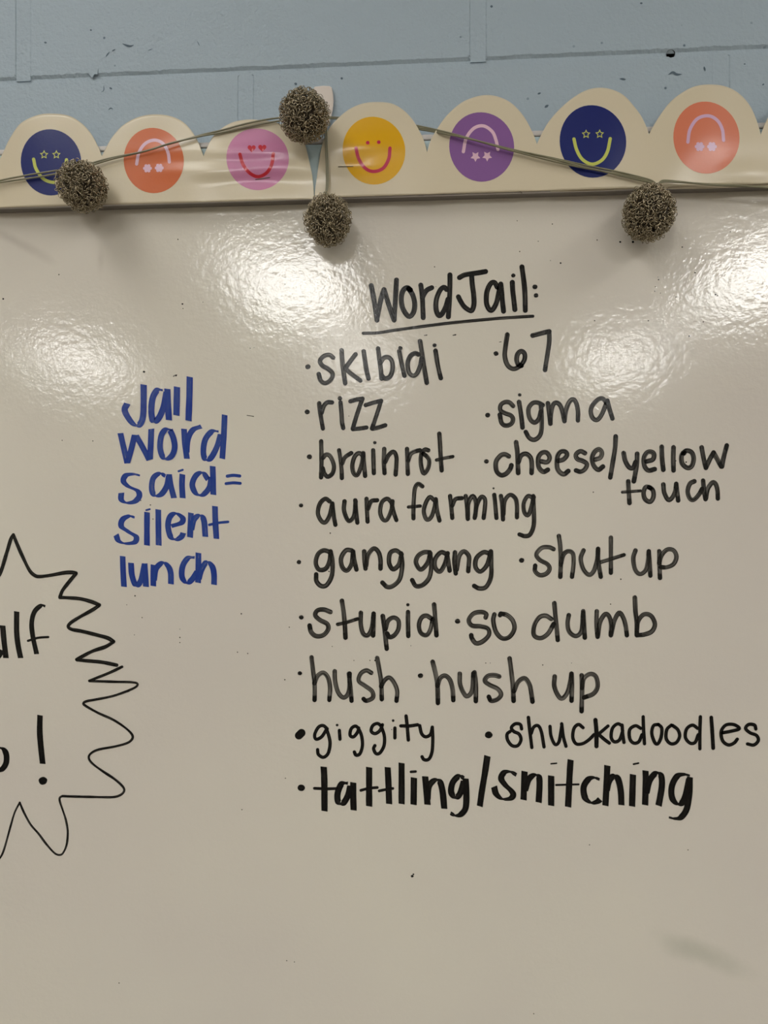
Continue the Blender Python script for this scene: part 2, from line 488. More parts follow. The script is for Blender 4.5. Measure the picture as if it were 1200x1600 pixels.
def parse(st, crop):
    x0, y0, sc = crop; out = []
    for part in st.split('|'):
        part = part.strip(); w = None
        if not part: continue
        if part[0] == 'w':
            a, part = part.split(':'); w = float(a[1:])/sc
        pts = []
        for t in part.split():
            a, b_ = t.split(','); pts.append(Vector((x0+float(a)/sc, y0+float(b_)/sc)))
        out.append((pts, w))
    return out

CR = dict(A=(560, 400, 4), B=(440, 520, 4), C=(740, 500, 4.6154), Dd=(740, 600, 5), E=(460, 670, 4.6154), G=(460, 740, 3),
          Fc=(740, 670, 5), H=(920, 670, 5), I=(440, 830, 3.3333), J=(790, 820, 4), K=(440, 920, 4), L=(700, 920, 4),
          M=(640, 920, 6.6667), N=(440, 1100, 4), O=(740, 1100, 5), Pp=(960, 1100, 5), Q=(150, 570, 4.8), R=(150, 720, 4.8),
          S=(0, 820, 4.8), T=(0, 1080, 4.8))
def word(label, inkname, dens, w, segs, chisel=None, name='handwritten_word', **kw):
    V, Fc, UV, DN = [], [], [], []
    for crop, st in segs:
        for pts, ww in parse(st, CR[crop]):
            thin = chisel is not None and ww is not None
            ribbon(pts, ww or w, V, Fc, UV, DN, dens, YS, None if (thin and ww < w*.7) else chisel, **kw)
    o = mesh(name, V, Fc, INK[inkname], wb, uvs=UV, dens=DN)
    o['label'] = label
    return o

word('heading WordJail: in thick black marker', 'dry', .93, 7.9, [('A',
 '80,185 95,260 108,340 116,400|116,395 130,320 145,255 160,210|160,210 180,275 205,350 223,400|223,400 228,320 233,240 238,150|'
 '325,212 305,198 280,215 268,260 275,320 300,365 322,378 345,350 352,300 340,245 315,205|'
 '390,182 398,240 402,310 405,385|400,260 412,235 430,212 458,198|'
 '552,210 535,195 510,215 488,270 485,330 500,370 520,365 545,320 560,270|572,118 572,200 568,290 562,380|'
 '632,135 660,120 700,112 750,105 795,97|708,125 712,180 720,240 722,300 710,340 690,338 660,315 640,285 625,255|'
 '868,195 850,165 825,175 803,225 800,290 815,330 835,338 860,300 875,240 888,180|890,175 895,220 900,280 907,345|'
 '962,165 965,220 972,280 978,335|w28:968,122|1022,68 1032,140 1040,220 1043,340|w32:1103,193|w30:1110,246')])
word('long black underline beneath the heading', 'dry', .85, 4.8, [('A', '30,483 120,480 220,465 400,440 560,420 740,402 900,388 1090,376')], name='underline')
word('word skibidi in black marker', 'dry', .80, 7.2, [('B',
 'w34:164,212|322,155 300,138 265,145 240,175 255,205 290,225 318,255 310,290 275,315 245,300 232,258|375,110 380,180 388,250 397,315|'
 '462,135 435,170 395,225|400,225 440,260 492,298|513,115 522,180 532,240 543,285|603,98 612,170 620,230 625,285|'
 '615,190 640,155 672,155 692,185 692,235 675,275 645,285 625,265|735,115 748,180 760,235 768,268|w28:742,96|'
 '855,135 835,128 805,145 788,190 795,245 820,268 845,255 865,210 875,160|865,52 878,130 892,220 907,312|962,112 972,180 983,235 995,283|w26:956,78')])
word('word rizz in black marker', 'dry', .84, 6.8, [('B',
 'w32:160,494|235,440 242,500 250,550 258,598|250,500 262,460 285,435 315,435|368,435 374,500 378,560 385,595|w30:364,410|'
 '430,428 465,418 505,412|505,412 485,470 465,530 445,598|445,602 490,598 530,592|525,452 570,438 622,425|622,425 605,480 585,540 565,598|568,600 605,592 648,578')])
word('number 67 in black marker', 'dry', .80, 7.4, [('C',
 'w36:162,242|243,105 232,180 225,260 245,325 285,352 330,335 365,290 368,245 345,225 318,245 310,290 325,325 345,330|425,112 480,98 545,82|545,85 545,160 532,250 515,360')])
word('word sigma in black marker', 'dry', .78, 7.2, [('Dd',
 'w40:110,243|308,172 280,145 245,142 212,165 210,205 245,228 290,245 308,275 295,310 255,325 220,305 205,240|355,140 365,200 375,270 382,340|w28:360,85|'
 '540,165 500,145 460,150 430,190 432,245 450,285 480,300 510,270 525,215|525,155 530,230 532,310 530,360 518,402 490,430 460,435 430,415 408,375|'
 '580,150 590,220 600,310|600,300 605,230 620,165 645,145 675,165 695,220 710,290|710,280 720,210 745,145 775,120 800,145 815,210 815,285|'
 '1040,150 1010,115 975,120 930,165 915,215 930,265 965,280 1000,240 1030,170 1045,130|1045,130 1060,190 1085,270')])
word('word brainrot in black marker', 'dry', .80, 6.8, [('E',
 'w38:108,202|193,90 195,180 195,270 192,350|205,210 230,185 260,200 285,265 275,320 240,345 215,320 205,285|322,155 332,220 340,290 342,355|345,250 365,205 410,175|'
 '490,190 465,175 435,200 418,260 425,315 450,335 475,290 490,230 497,180|497,175 500,240 505,290 510,340|568,155 570,230 573,320|w26:580,100|'
 '648,145 645,230 650,320|655,240 680,190 715,165 735,200 735,260 730,330|812,145 815,220 818,325|820,230 840,180 880,160 905,155|'
 '965,155 940,150 915,185 912,250 925,310 940,320 965,280 972,230 955,200 930,180|1045,35 1050,110 1055,200 1062,300|w24:1025,225 1090,210 1142,200')])
word('words aura farming in black marker', 'dry', .80, 6.8, [('G',
 'w20:31,149|165,130 145,118 120,140 110,185 125,220 145,228 165,195 178,140|178,140 183,190 192,240|235,130 232,170 245,210 260,222 280,195 287,130|285,125 290,180 295,230|'
 '338,118 340,170 343,225|345,165 360,130 388,125|455,135 435,118 410,135 402,180 415,215 435,215 455,170 460,130|455,135 465,180 478,218|'
 '600,60 580,48 565,70 560,120 558,170 558,210|w16:535,157 590,152|655,125 635,110 615,140 607,180 620,215 640,205 655,165 663,120|663,120 668,170 680,220|'
 '730,105 735,150 740,208|740,150 755,120 785,115|803,105 808,150 813,212|813,200 815,140 835,105 850,130 850,170 845,208|848,200 855,150 875,110 893,120 893,160 887,208|'
 '937,100 942,150 947,208|w10:933,69|968,105 975,150 978,215|980,190 985,130 1010,100 1035,115 1043,150 1043,205|'
 '1120,115 1095,105 1075,140 1078,180 1095,195 1110,160 1122,110|1120,105 1122,170 1122,240 1105,285 1080,293 1055,285')])
word('words cheese/yellow in black marker', 'dry', .76, 7.4, [('Fc',
 'w38:100,255|275,215 245,200 210,210 175,260 180,330 215,362 255,350 285,315 295,285|332,105 342,180 345,260 348,345|350,260 370,210 410,195 445,225 455,280 453,345|'
 '530,255 575,260 595,225 570,185 530,190 505,230 510,300 545,335 580,320|660,250 700,240 730,205 715,178 680,180 655,220 655,310 700,355 740,330|'
 '870,190 835,175 800,200 810,235 850,250 885,275 870,315 835,335 800,325|950,240 990,225 1002,185 980,160 945,180 925,230 940,290 975,320 1010,295|1110,60 1105,150 1088,260 1068,380'),
 ('H', '272,190 285,250 315,300 345,305 365,260|378,195 375,270 365,340 352,410|450,255 500,240 510,200 490,180 455,185 430,230 435,290 465,325 515,315|570,140 572,220 582,320|'
 '662,145 660,230 662,325|745,190 725,210 730,270 770,305 805,290 820,235 805,185 765,170 735,190|882,145 895,220 915,305|915,305 945,240 975,185|975,185 1005,240 1035,295|1040,295 1055,220 1078,130')])
word('word touch in black marker', 'dry', .76, 7.2, [('H',
 '308,410 312,490 318,580|w24:262,495 330,490 405,485|480,460 445,455 428,500 440,550 480,570 505,530 500,480 470,455|582,435 590,500 620,555 650,540 675,490 683,430|683,430 690,490 698,560|'
 '825,410 790,430 772,490 790,545 820,555 860,515 885,470|893,405 900,480 912,550|915,545 930,470 965,420 990,430 1005,480 1008,545')])
word('words gang gang in black marker', 'dry', .80, 7.2, [('I',
 'w24:90,161|255,110 220,100 190,120 178,165 195,200 230,195 250,155 255,110|255,105 265,160 262,230 235,280 205,285 182,260 180,225|'
 '365,100 335,100 310,140 315,185 340,205 365,170 372,110|372,105 378,150 390,200|430,105 432,150 437,195|440,180 450,125 480,90 505,110 515,150 515,195|'
 '625,120 595,100 565,115 560,165 580,198 610,175 625,120|622,115 628,180 615,250 580,285 550,290 525,268|770,110 740,110 710,130 700,165 725,200 760,165 775,115|'
 '772,110 780,170 770,240 735,280 700,285 680,255|860,120 830,110 800,145 800,190 825,210 850,170 865,115|862,120 868,160 875,205|903,110 900,160 907,220|912,200 925,130 950,105 975,130 975,170 972,208|'
 '1080,115 1050,110 1015,140 1010,185 1035,210 1070,175 1090,110|1090,105 1092,170 1090,240 1065,290 1030,298 1003,285')])
word('words shut up in black marker', 'dry', .70, 7.0, [('J',
 'w34:100,222|300,152 270,140 225,145 192,185 215,220 260,245 275,275 255,305 215,315 185,290 185,255|333,70 342,140 345,230 342,325|345,250 360,190 390,165 420,180 425,240 415,325|'
 '487,160 470,210 485,275 520,312 550,290 572,220 578,150|578,150 580,230 595,325|658,80 658,170 658,300|w24:598,232 670,210 740,188|'
 '812,160 798,210 810,280 840,308 875,285 890,230 895,165|895,170 900,230 905,318|960,165 962,250 965,332|960,240 975,190 1010,155 1050,160 1068,200 1050,245 1010,265 970,265')])
word('word stupid in black marker', 'dry', .76, 7.2, [('K',
 'w30:123,178|305,145 265,130 225,135 210,165 240,195 285,220 290,255 260,290 215,295 185,270 175,230|377,75 388,150 395,230 399,305|w22:350,222 410,208 475,188|'
 '495,150 495,220 510,280 540,290 565,240 575,155|575,155 575,220 572,292|632,170 642,240 650,310 657,375|650,250 665,200 700,180 730,200 730,250 705,290 675,302 660,280|'
 '790,145 790,220 792,295|w22:789,100|935,185 905,168 875,180 858,225 870,275 905,290 930,255 945,190|953,98 960,180 968,290')])
word('words so dumb in black marker', 'dry', .74, 7.2, [('K', 'w34:1100,203'), ('L',
 '235,180 240,158 210,145 160,155 130,195 150,230 205,235 250,250 255,290 215,330 175,340 150,310 145,290|325,165 330,155|290,160 283,200 300,270 340,310 385,300 415,250 405,200 370,165 330,155'),
 ('J', '285,588 250,568 210,580 180,630 178,690 220,708 265,680 300,620|305,490 312,580 320,650 326,720|395,565 388,620 400,670 440,695 475,660 485,550|485,540 490,620 495,705|'
 '570,540 568,620 575,700|578,690 590,610 620,560 645,570 660,620 658,690|658,690 680,600 710,550 735,580 750,630 758,690|808,455 812,540 820,620 820,690|820,660 830,600 865,560 910,570 933,620 915,665 870,685 825,690')])
word('word hush at left in greyish black marker', 'dry', .66, 7.0, [('K',
 'w28:114,528|187,428 195,500 204,570 207,640 206,695|205,590 225,545 260,525 290,555 303,620 298,695|332,515 335,580 355,650 390,680 420,640 425,530|420,530 430,610 437,700|'
 '560,525 530,510 495,530 482,575 520,605 565,640 570,680 530,700 512,688|597,432 610,500 622,580 626,690|622,610 645,570 675,555 705,590 722,640 718,700')])
word('words hush up in greyish black marker', 'dry', .68, 7.2, [('K', 'w34:868,543'), ('M',
 '240,760 270,880 290,1000 295,1190|290,1010 320,930 370,905 420,950 448,1050 455,1160|522,885 525,990 560,1080 600,1120 650,1060 665,880|675,870 690,1000 690,1170'),
 ('L', '320,548 290,540 250,545 230,575 260,600 310,625 332,660 310,690 270,700 255,675|385,435 395,510 405,600 410,700|412,640 440,580 480,560 510,600 522,660 528,705|'
 '667,548 665,610 690,670 715,685 745,650 765,580 772,530|772,530 775,600 772,700|835,540 838,620 835,765|838,620 850,560 890,532 925,550 935,610 910,655 850,680')])
word('word giggity in thin solid black marker', 'wet', .97, 5.4, [('N',
 'w50:108,197 124,181|285,155 260,135 230,145 207,190 215,220 250,205 280,160|278,150 295,200 303,250 290,310 260,333 230,315 225,285|361,165 365,220|w18:347,132|'
 '480,150 460,138 435,155 428,195 450,205 475,175 482,150|480,150 500,200 505,260 490,310 465,320 455,300|625,140 600,122 570,135 560,170 585,185 615,165 630,130|'
 '625,145 642,200 640,260 615,305 590,310 575,280 583,260|708,150 708,212|w18:697,104|778,75 785,140 792,225|745,137 800,137 850,130|863,135 875,185 900,205 930,190 942,145|942,150 945,220 940,300 920,345 890,348 878,330')])
word('word shuckadoodles in solid black marker', 'wet', .97, 5.4, [('O',
 'w60:118,242|375,195 365,160 325,155 295,185 315,215 355,235 370,280 345,325 300,325 265,280 262,235 285,215|428,105 438,200 455,340|450,230 470,180 505,170 530,220 550,335|'
 '597,175 605,250 635,315 665,300 680,230 690,160|688,155 700,250 722,330|855,185 820,160 785,190 775,260 800,310 850,310 900,280 940,240|w34:952,125 960,220 960,330|1050,172 1000,215 970,240|975,235 1020,275 1060,305|'
 '1160,170 1125,155 1085,190 1075,260 1100,295 1140,280 1165,210|1160,165 1165,230 1175,300'),
 ('Pp', '205,190 165,170 120,200 120,270 150,305 190,295 215,240|225,100 228,200 235,310|340,160 305,170 292,230 315,300 340,310 365,260 370,190 345,160|'
 '445,165 410,200 405,270 440,310 485,300 510,250 495,200 455,168|650,190 610,165 565,195 555,260 590,305 630,300 655,240|672,100 668,220 668,350|w30:757,105 765,220 772,345|'
 '845,225 900,215 965,200 975,185 930,160 870,165 835,215 845,285 890,320 935,305 960,275|1105,195 1095,165 1050,160 1025,190 1060,225 1110,245 1125,285 1090,320 1040,312')])
NIB = (1, .22)
word('words tattling/snitching in broad black marker', 'wet', .95, 9.9, [('N',
 'w46:123,524|263,392 267,480 268,670|w18:205,527 280,530 345,528|415,495 375,500 350,560 355,615 385,620 415,570 430,510|448,490 448,580 450,665|547,395 547,520 547,640|w18:495,540 545,527 598,522|'
 '663,395 668,500 672,625|w18:610,543 650,535 695,528|750,368 750,500 750,625|827,460 825,630|w16:808,424 838,422|897,452 905,540 912,630|912,600 920,520 950,480 985,480 1005,540 1017,655|'
 '1140,465 1110,450 1070,490 1060,550 1085,585 1115,560 1140,480|1150,465 1155,560 1150,650 1120,690 1085,697 1055,682'),
 ('O', '108,405 90,530 65,680 48,800|335,555 290,530 240,535 215,580 245,630 295,680 310,715 280,740 220,740 175,700 160,645|398,525 395,620 390,750|400,680 430,590 475,555 510,570 515,640 508,770|'
 '606,560 606,680 606,795|w12:605,467 648,463|758,435 750,560 738,805|w16:645,633 740,630 820,628|985,590 940,575 895,590 860,650 870,730 915,770 960,765 990,745|1045,480 1040,600 1030,795|1040,680 1060,600 1100,560 1130,590 1150,680 1155,790'),
 ('Pp', '145,550 142,670 138,800|w14:150,470 188,462|243,520 245,620 240,790|250,700 275,600 325,540 365,560 370,650 345,795|590,560 545,550 490,565 450,640 450,730 490,780 530,770 560,700 585,580|590,570 585,700 565,820 520,885 470,895 425,885')],
 chisel=NIB, endboost=False)
BN = (1, .2)
word('word Jail in blue marker', 'blue', .86, 9.8, [('Q',
 '357,148 357,250 352,390 325,450 290,450 250,410 215,340 235,290|500,190 460,190 425,250 415,350 430,425 470,400 505,320 530,200|535,180 540,300 547,415|607,165 605,280 603,380|703,90 700,250 693,420')], chisel=BN, endboost=False)
word('word word in blue marker', 'blue', .84, 9.0, [('Q',
 '183,512 205,610 235,740|235,735 265,630 290,525|300,530 340,600 400,715|405,710 410,600 415,480|570,490 525,485 490,530 480,620 500,690 530,705 570,680 590,620 580,550 555,490|'
 '660,480 668,600 682,705|680,660 690,560 725,490 790,462|920,500 870,500 820,560 805,650 820,710 860,700 905,620 935,520|965,375 958,540 947,705')], chisel=BN, endboost=False)
word('word said with equals sign in blue marker', 'blue', .84, 9.0, [('R',
 '330,110 280,100 225,110 205,150 240,190 310,225 325,265 290,305 230,315 190,290 190,240|520,115 480,95 430,130 418,210 440,260 490,250 530,190 545,110|548,100 560,180 585,280|648,100 645,180 650,280|w16:620,78 650,68|'
 '840,140 800,90 750,110 722,180 750,245 800,255 850,200 865,120|875,40 878,140 880,255|w24:985,115 1030,109 1078,114|w22:975,171 1030,165 1082,169')], chisel=BN, endboost=False)
word('word silent in blue marker', 'blue', .84, 9.0, [('R',
 '290,425 250,415 200,440 190,490 240,530 300,570 290,610 220,620 170,600 150,555|383,385 382,500 382,635|w14:377,370 403,363|467,365 468,500 470,635|565,490 640,465 650,430 600,395 555,420 540,490 560,570 600,590 640,570 655,540|'
 '712,390 708,490 705,575|715,520 735,440 780,410 810,450 820,570|892,340 895,450 903,585|w20:850,480 920,465 990,458')], chisel=BN, endboost=False)
word('word lunch in blue marker', 'blue', .84, 9.0, [('R',
 '200,715 203,820 210,945|262,765 270,860 300,935 335,900 360,800 365,770|365,770 370,850 375,945|432,780 430,860 430,940|435,900 450,810 500,765 540,790 560,840 562,925|'
 '740,725 690,730 650,790 645,870 680,915 720,890 760,830|768,690 768,800 765,915|770,890 790,820 830,760 870,790 885,850 885,930')], chisel=BN, endboost=False)
word('jagged black starburst outline at the left edge', 'dry', .97, 5.6, [('S',
 '-60,480 -20,400 10,340 50,210 80,110 100,75|100,75 130,150 170,240 220,340 260,380 300,388 380,378 480,360 540,357 570,362|570,365 520,425 470,490 450,540|450,545 520,548 600,555 680,575 745,600|'
 '745,603 690,640 600,690 530,735 512,765 540,785 620,800 740,830 810,850 850,875|850,878 790,915 700,945 620,985 575,1010|578,1012 650,1020 760,1030 875,1052|'
 'w20:915,1065 820,1110 720,1150 670,1170|w18:670,1172 780,1175 880,1178 980,1180 1030,1190 1020,1215 960,1245'),
 ('T', 'w18:960,-3 850,35 720,62 650,75 625,92 650,115 740,165 850,215 940,275 990,325 990,360 950,390 860,415 750,435 690,460 665,495 690,540 770,600 860,660 920,715 930,750 900,780 840,795 700,793 560,790 470,787|'
 'w16:465,787 448,800 450,830 470,890 495,970 508,1060 500,1150 475,1210 450,1228 410,1215 350,1150 290,1070 230,1000 180,910 148,835|w15:148,835 110,910 80,1010 50,1120 20,1215 -15,1270 -60,1330')],
 name='starburst_outline', endboost=False, jit=.25)
word('end of a black word inside the starburst', 'wet', .96, 8.6, [('S',
 '15,770 -30,760 -65,830 -65,930 -20,990 15,940|20,755 30,870 45,1000|125,650 125,800 135,900 155,1000|w36:340,612 310,605 260,650 238,730 245,830 275,970|w18:210,870 285,848 362,842')], chisel=NIB, endboost=False)
word('black round letter inside the starburst', 'wet', .97, 9.0, [('T', '-40,430 0,425 30,440 48,480 45,540 15,585 -30,600')], chisel=NIB, endboost=False)
word('black exclamation mark inside the starburst', 'wet', .97, 9.0, [('T',
 '300,180 298,300 305,400 320,545|w66:322,672')], chisel=NIB, endboost=False)

# tiny ink specks left by wiping
SP = [(876,411,3),(445,444,1.6),(5,467,3),(225,581,4),(275,587,2.5),(92,429,2),(278,374,2),(285,475,3),(286,482,2),(317,472,1.6),(391,544,1.6),(397,543,1.4),(145,689,2),(97,688,1.8),
      (545,650,1.6),(644,1369,5),(646,1366,3),(921,1320,2),(1075,1328,2),(186,1536,2),(448,1501,2),(460,1503,1.8),(834,1584,2),(378,1265,2),
      (211,931,2.6),(222,965,2),(198,945,1.5),(377,959,2.6),(371,1019,2),(387,1021,2),(452,980,2),(445,1062,2.4),(281,996,2.4),(281,1004,2),(281,983,1.4),(210,992,1.6),
      (519,1010,1.6),(553,1032,1.8),(578,1032,2),(586,1032,3),(848,1039,2.2),(759,1036,2),(766,1036,1.4),(893,1036,1.5),(954,944,2),(970,905,2.6),(927,769,2),
      (1028,433,2),(1029,437,2.4),(1024,448,2),(1023,455,2),(1086,426,2.6),(1066,386,2.6),(1077,525,3),(1013,501,2),(1099,503,2),(1032,458,1.6),(1056,464,1.6),(1118,460,3),(1121,462,2),(1141,362,1.6),
      (929,501,2),(863,350,2),(933,375,2),(860,407,1.4),(969,378,3.4),(989,378,4),(812,393,2),(808,345,1.6),(841,377,1.6),(681,448,1.4),(235,789,2.2),(239,811,2),(220,782,1.8),(514,893,2.4),(516,833,2.4),(446,1216,2),
      (612,1140,1.8),(679,417,2),(1056,720,2),(1072,722,3),(642,1009,1.5),(820,786,1.6)]
V, Fc, UV, DN = [], [], [], []
for x, y, d in SP: ribbon([Vector((x, y))], d*.9, V, Fc, UV, DN, 1, YS)
o = mesh('marker_specks', V, Fc, INK['wet'], wb, uvs=UV, dens=DN); o['kind'] = 'stuff'
V, Fc, UV, DN = [], [], [], []
for pts, w in (([(386, 649), (396, 650.5)], 1.2), ([(271, 588), (273, 586.5), (276, 586)], 1.6), ([(663, 524), (667, 523.5)], 1.4), ([(708, 524), (712, 523)], 1.8), ([(780, 534.5), (783, 534)], 1.0)):
    ribbon([Vector(p) for p in pts], w, V, Fc, UV, DN, .6, YS)
o = mesh('stray_marks', V, Fc, INK['dry'], wb, uvs=UV, dens=DN); o['kind'] = 'stuff'

# ================================================================== SCALLOPED CARD BORDERS
def pdisp(px, py):
    """how far the card bows off the rail (m, towards the room)"""
    d = .0006*math.sin(px*.021+.4) + .0004*math.sin(px*.05+py*.02)
    def gs(cx, cy, sx, sy): return math.exp(-((px-cx)/sx)**2-((py-cy)/sy)**2)
    # creases around the staples and the lifted strip ends
    q = py+.10*(px-400)
    d += .0022*gs(400, 236, 130, 12)*1.0 - .0017*gs(402, 281, 60, 14)
    d += .0022*gs(455, 262, 60, 15)
    d += .0022*gs(335, 268, 60, 13)
    d += .0018*gs(560, 225, 55, 14) - .0014*gs(541, 260, 30, 9)
    d += .0016*gs(1110, 225, 70, 50) + .0011*gs(1165, 270, 45, 16)
    d += .0007*gs(500, 250, 26, 60)
    d += .0042*math.exp(-((px-1115)/85)**2)*max(0, (292-py)/150.0) + .0020*math.exp(-((px-395)/95)**2)*max(0, (312-py)/120.0)     # this scallop curls forward
    # the top edges of the scallops lean gently back to the wall
    k = max(0, (215-py)/80.0); d -= .0007*k*k
    return d
def PB(px, py, lift=0.0, y0=YP):
    return P(px, py, y0-pdisp(px, py)-lift)
def poly_at(tab, x):
    for (xa, ya), (xb, yb) in zip(tab, tab[1:]):
        if xa <= x <= xb: return ya+(yb-ya)*(x-xa)/max(1e-6, xb-xa)
    return tab[-1][1] if x > tab[-1][0] else tab[0][1]
def strip(tops, bot, root, y0):
    xs = []
    for (a, _), (b_, _) in zip(tops, tops[1:]):
        n = max(1, int((b_-a)/1.5)); xs += [a+(b_-a)*k/n for k in range(n)]
    xs.append(tops[-1][0]); nz = 34; v, f = [], []
    for i, x in enumerate(xs):
        t, b_ = poly_at(tops, x), poly_at(bot, x)
        for k in range(nz+1): v.append(PB(x, t+(b_-t)*k/nz, 0, y0))
    for i in range(len(xs)-1):
        for k in range(nz):
            a = i*(nz+1)+k; f.append((a, a+1, a+nz+2, a+nz+1))
    o = mesh('card', v, f, M_paper, root, smooth=True)
    s = o.modifiers.new('thick', 'SOLIDIFY'); s.thickness = .00035; s.offset = 1
    # offset away from the room: normals may point either way, so test
    if o.data.polygons[0].normal.y < 0: s.offset = -1
    return o
def smooth_tab(segs):
    """each scallop is its own smooth curve; notches stay sharp"""
    out = []
    for sg in segs:
        pp = spline([Vector(p) for p in sg], 2.0)
        for p in pp:
            if not out or p.x > out[-1][0]+.01: out.append((p.x, p.y))
    return out
tops1 = smooth_tab([
 [(-166, 254), (-150, 222), (-132, 200), (-108, 188), (-82, 184), (-56, 188), (-34, 199), (-16, 220), (-4, 243), (-1, 250)],
 [(-1, 250), (6, 236), (14.6, 217.5), (32, 193), (58, 180), (82, 177.5), (108, 181), (128, 193), (143, 210), (154.6, 232), (159, 244)],
 [(159, 244), (163, 236), (175, 214.6), (192.5, 195.6), (216, 183), (242, 178.7), (268, 182), (289, 193), (306, 214.6), (316, 238), (318, 244)],
 [(318, 244), (323, 232), (333, 213), (347, 200), (364, 191), (385, 187), (405, 187.5), (430, 191), (450, 199), (465, 208), (474.6, 220.6), (479, 234), (483, 251), (487.5, 272), (490, 295), (490.6, 310)]])
bot1 = [(-170, 329), (0, 324.5), (490.6, 311)]
tops2 = smooth_tab([
 [(491.6, 308), (492.7, 295), (495, 277.5), (501, 237), (506.7, 216), (515.4, 199), (530, 183), (547.5, 169.6), (568, 161.4), (590, 159.4), (611.7, 161.7), (629, 171), (643.7, 185.6), (655.4, 204.6), (662.7, 220.6), (667.5, 237)],
 [(667.6, 237), (673, 219), (685, 198), (700, 178.5), (721, 160.5), (742, 151.5), (760, 148.5), (778, 151), (796, 159), (811, 172.5), (823, 189), (833.5, 210), (839, 225)],
 [(839, 225), (844, 214), (856, 192), (874, 171), (895, 153), (916, 141), (937, 137), (958, 140.4), (976, 150), (991, 166.5), (1001.7, 181), (1010, 198), (1014, 210)],
 [(1014, 210), (1018.7, 200.8), (1030, 182), (1047, 159.7), (1067, 144), (1086.7, 134.7), (1109, 132), (1132, 134.7), (1152, 144), (1169, 161), (1180, 182), (1189, 210)],
 [(1189, 210), (1195, 194), (1203, 178), (1215, 158), (1235, 140), (1260, 128), (1285, 125), (1310, 130), (1335, 143), (1350, 163), (1362, 188), (1370, 203)]])
bot2 = [(491, 309.5), (670, 303.5), (1000, 293.5), (1200, 287), (1375, 282)]
bd1 = thing('scalloped_border', 'cream scalloped card border strip left of the gap, three smiley faces', 'border', P(160, 325, YP), 'smiley border strips')
bd2 = thing('scalloped_border', 'cream scalloped card border strip right of the gap, yellow to coral faces', 'border', P(850, 299, YP), 'smiley border strips')
strip(tops1, bot1, bd1, YP); strip(tops2, bot2, bd2, YP)
# a second strip lies under the right one: only its lower edge peeps out
v, f = [], []
for i in range(60):
    x = 860+i*9; b_ = poly_at(bot2, x); e_ = 1.2+3.2*min(1, (x-860)/330.0)+.8*math.sin(x*.03)
    v += [P(x, b_-30, YP+.0012), P(x, b_+e_, YP+.0010+.0003*math.sin(x*.05))]
    if i: f.append((2*i-2, 2*i-1, 2*i+1, 2*i))
o = mesh('under_card', v, f, M_paper, bd2, smooth=True)
o.modifiers.new('thick', 'SOLIDIFY').thickness = .0003

def disc(name, cx, cy, rx, ry, m, parent, lift=.00012, egg=0.0, rot=0):
    v, f = [PB(cx, cy, lift)], []; nr, ns = 12, 48
    for i in range(1, nr+1):
        for k in range(ns):
            a = 2*math.pi*k/ns; r = i/nr
            w = 1+egg*math.sin(a*2+rot)+egg*.5*math.cos(3*a+rot)
            v.append(PB(cx+rx*r*w*math.cos(a), cy+ry*r*w*math.sin(a), lift))
    for k in range(ns): f.append((0, 1+k, 1+(k+1) % ns))
    for i in range(nr-1):
        for k in range(ns):
            a = 1+i*ns+k; b_ = 1+i*ns+(k+1) % ns
            f.append((a, a+ns, b_+ns, b_))
    return mesh(name, v, f, m, parent, smooth=True)
def band(name, pts, w, m, parent, lift=.00024, closed=False):
    s = spline([Vector(p) for p in pts], 1.5)
    v, f = [], []; n = len(s)
    T = [(s[min(i+1, n-1)]-s[max(i-1, 0)]).normalized() for i in range(n)]
    rows = [(s[0]-T[0]*w*.5*a, T[0], w*.5*math.sqrt(max(.02, 1-a*a))) for a in (1, .85, .6, .3)]
    rows += [(s[i], T[i], w*.5) for i in range(n)]
    rows += [(s[-1]+T[-1]*w*.5*a, T[-1], w*.5*math.sqrt(max(.02, 1-a*a))) for a in (.3, .6, .85, 1)]
    for i, (p, t, h) in enumerate(rows):
        nn = Vector((-t.y, t.x))
        for k in (-1, 1): v.append(PB(p.x+nn.x*h*k, p.y+nn.y*h*k, lift))
        if i: f.append((2*i-2, 2*i-1, 2*i+1, 2*i))
    return mesh(name, v, f, m, parent, smooth=True)
def shape(name, pts, cx, cy, m, parent, lift=.00024, hole=None):
    n = len(pts); v = [PB(x, y, lift) for x, y in pts]
    if hole:
        v += [PB(cx+(x-cx)*hole, cy+(y-cy)*hole, lift) for x, y in pts]
        f = [(k, (k+1) % n, n+(k+1) % n, n+k) for k in range(n)]
    else:
        v.append(PB(cx, cy, lift)); f = [(n, k, (k+1) % n) for k in range(n)]
    return mesh(name, v, f, m, parent)
def star_pts(cx, cy, r, inner=.5, up=True, n=5):
    o = []
    for k in range(2*n):
        a = (-math.pi/2 if up else math.pi/2)+math.pi*k/n; q = r if k % 2 == 0 else r*inner
        o.append((cx+q*.95*math.cos(a), cy+q*math.sin(a)))
    return o
def flower_pts(cx, cy, r):
    return [(cx+r*(.70+.30*abs(math.cos(3*a))**.6)*math.cos(a), cy+r*(.70+.30*abs(math.cos(3*a))**.6)*math.sin(a)) for a in [2*math.pi*k/48+.26 for k in range(48)]]
def heart_pts(cx, cy, r):
    o = []
    for k in range(32):
        t = 2*math.pi*k/32
        o.append((cx+r*.062*16*math.sin(t)**3, cy-r*.062*(13*math.cos(t)-5*math.cos(2*t)-2*math.cos(3*t)-math.cos(4*t))))
    return o
def cr(crop, st): x0, y0, sc = crop; return [(x0+float(a)/sc, y0+float(b_)/sc) for a, b_ in (t.split(',') for t in st.split())]
C3 = (0, 130, 3.4286); C4 = (320, 120, 3.4286); C5 = (640, 120, 3.3333); C6 = (860, 120, 3.5294)
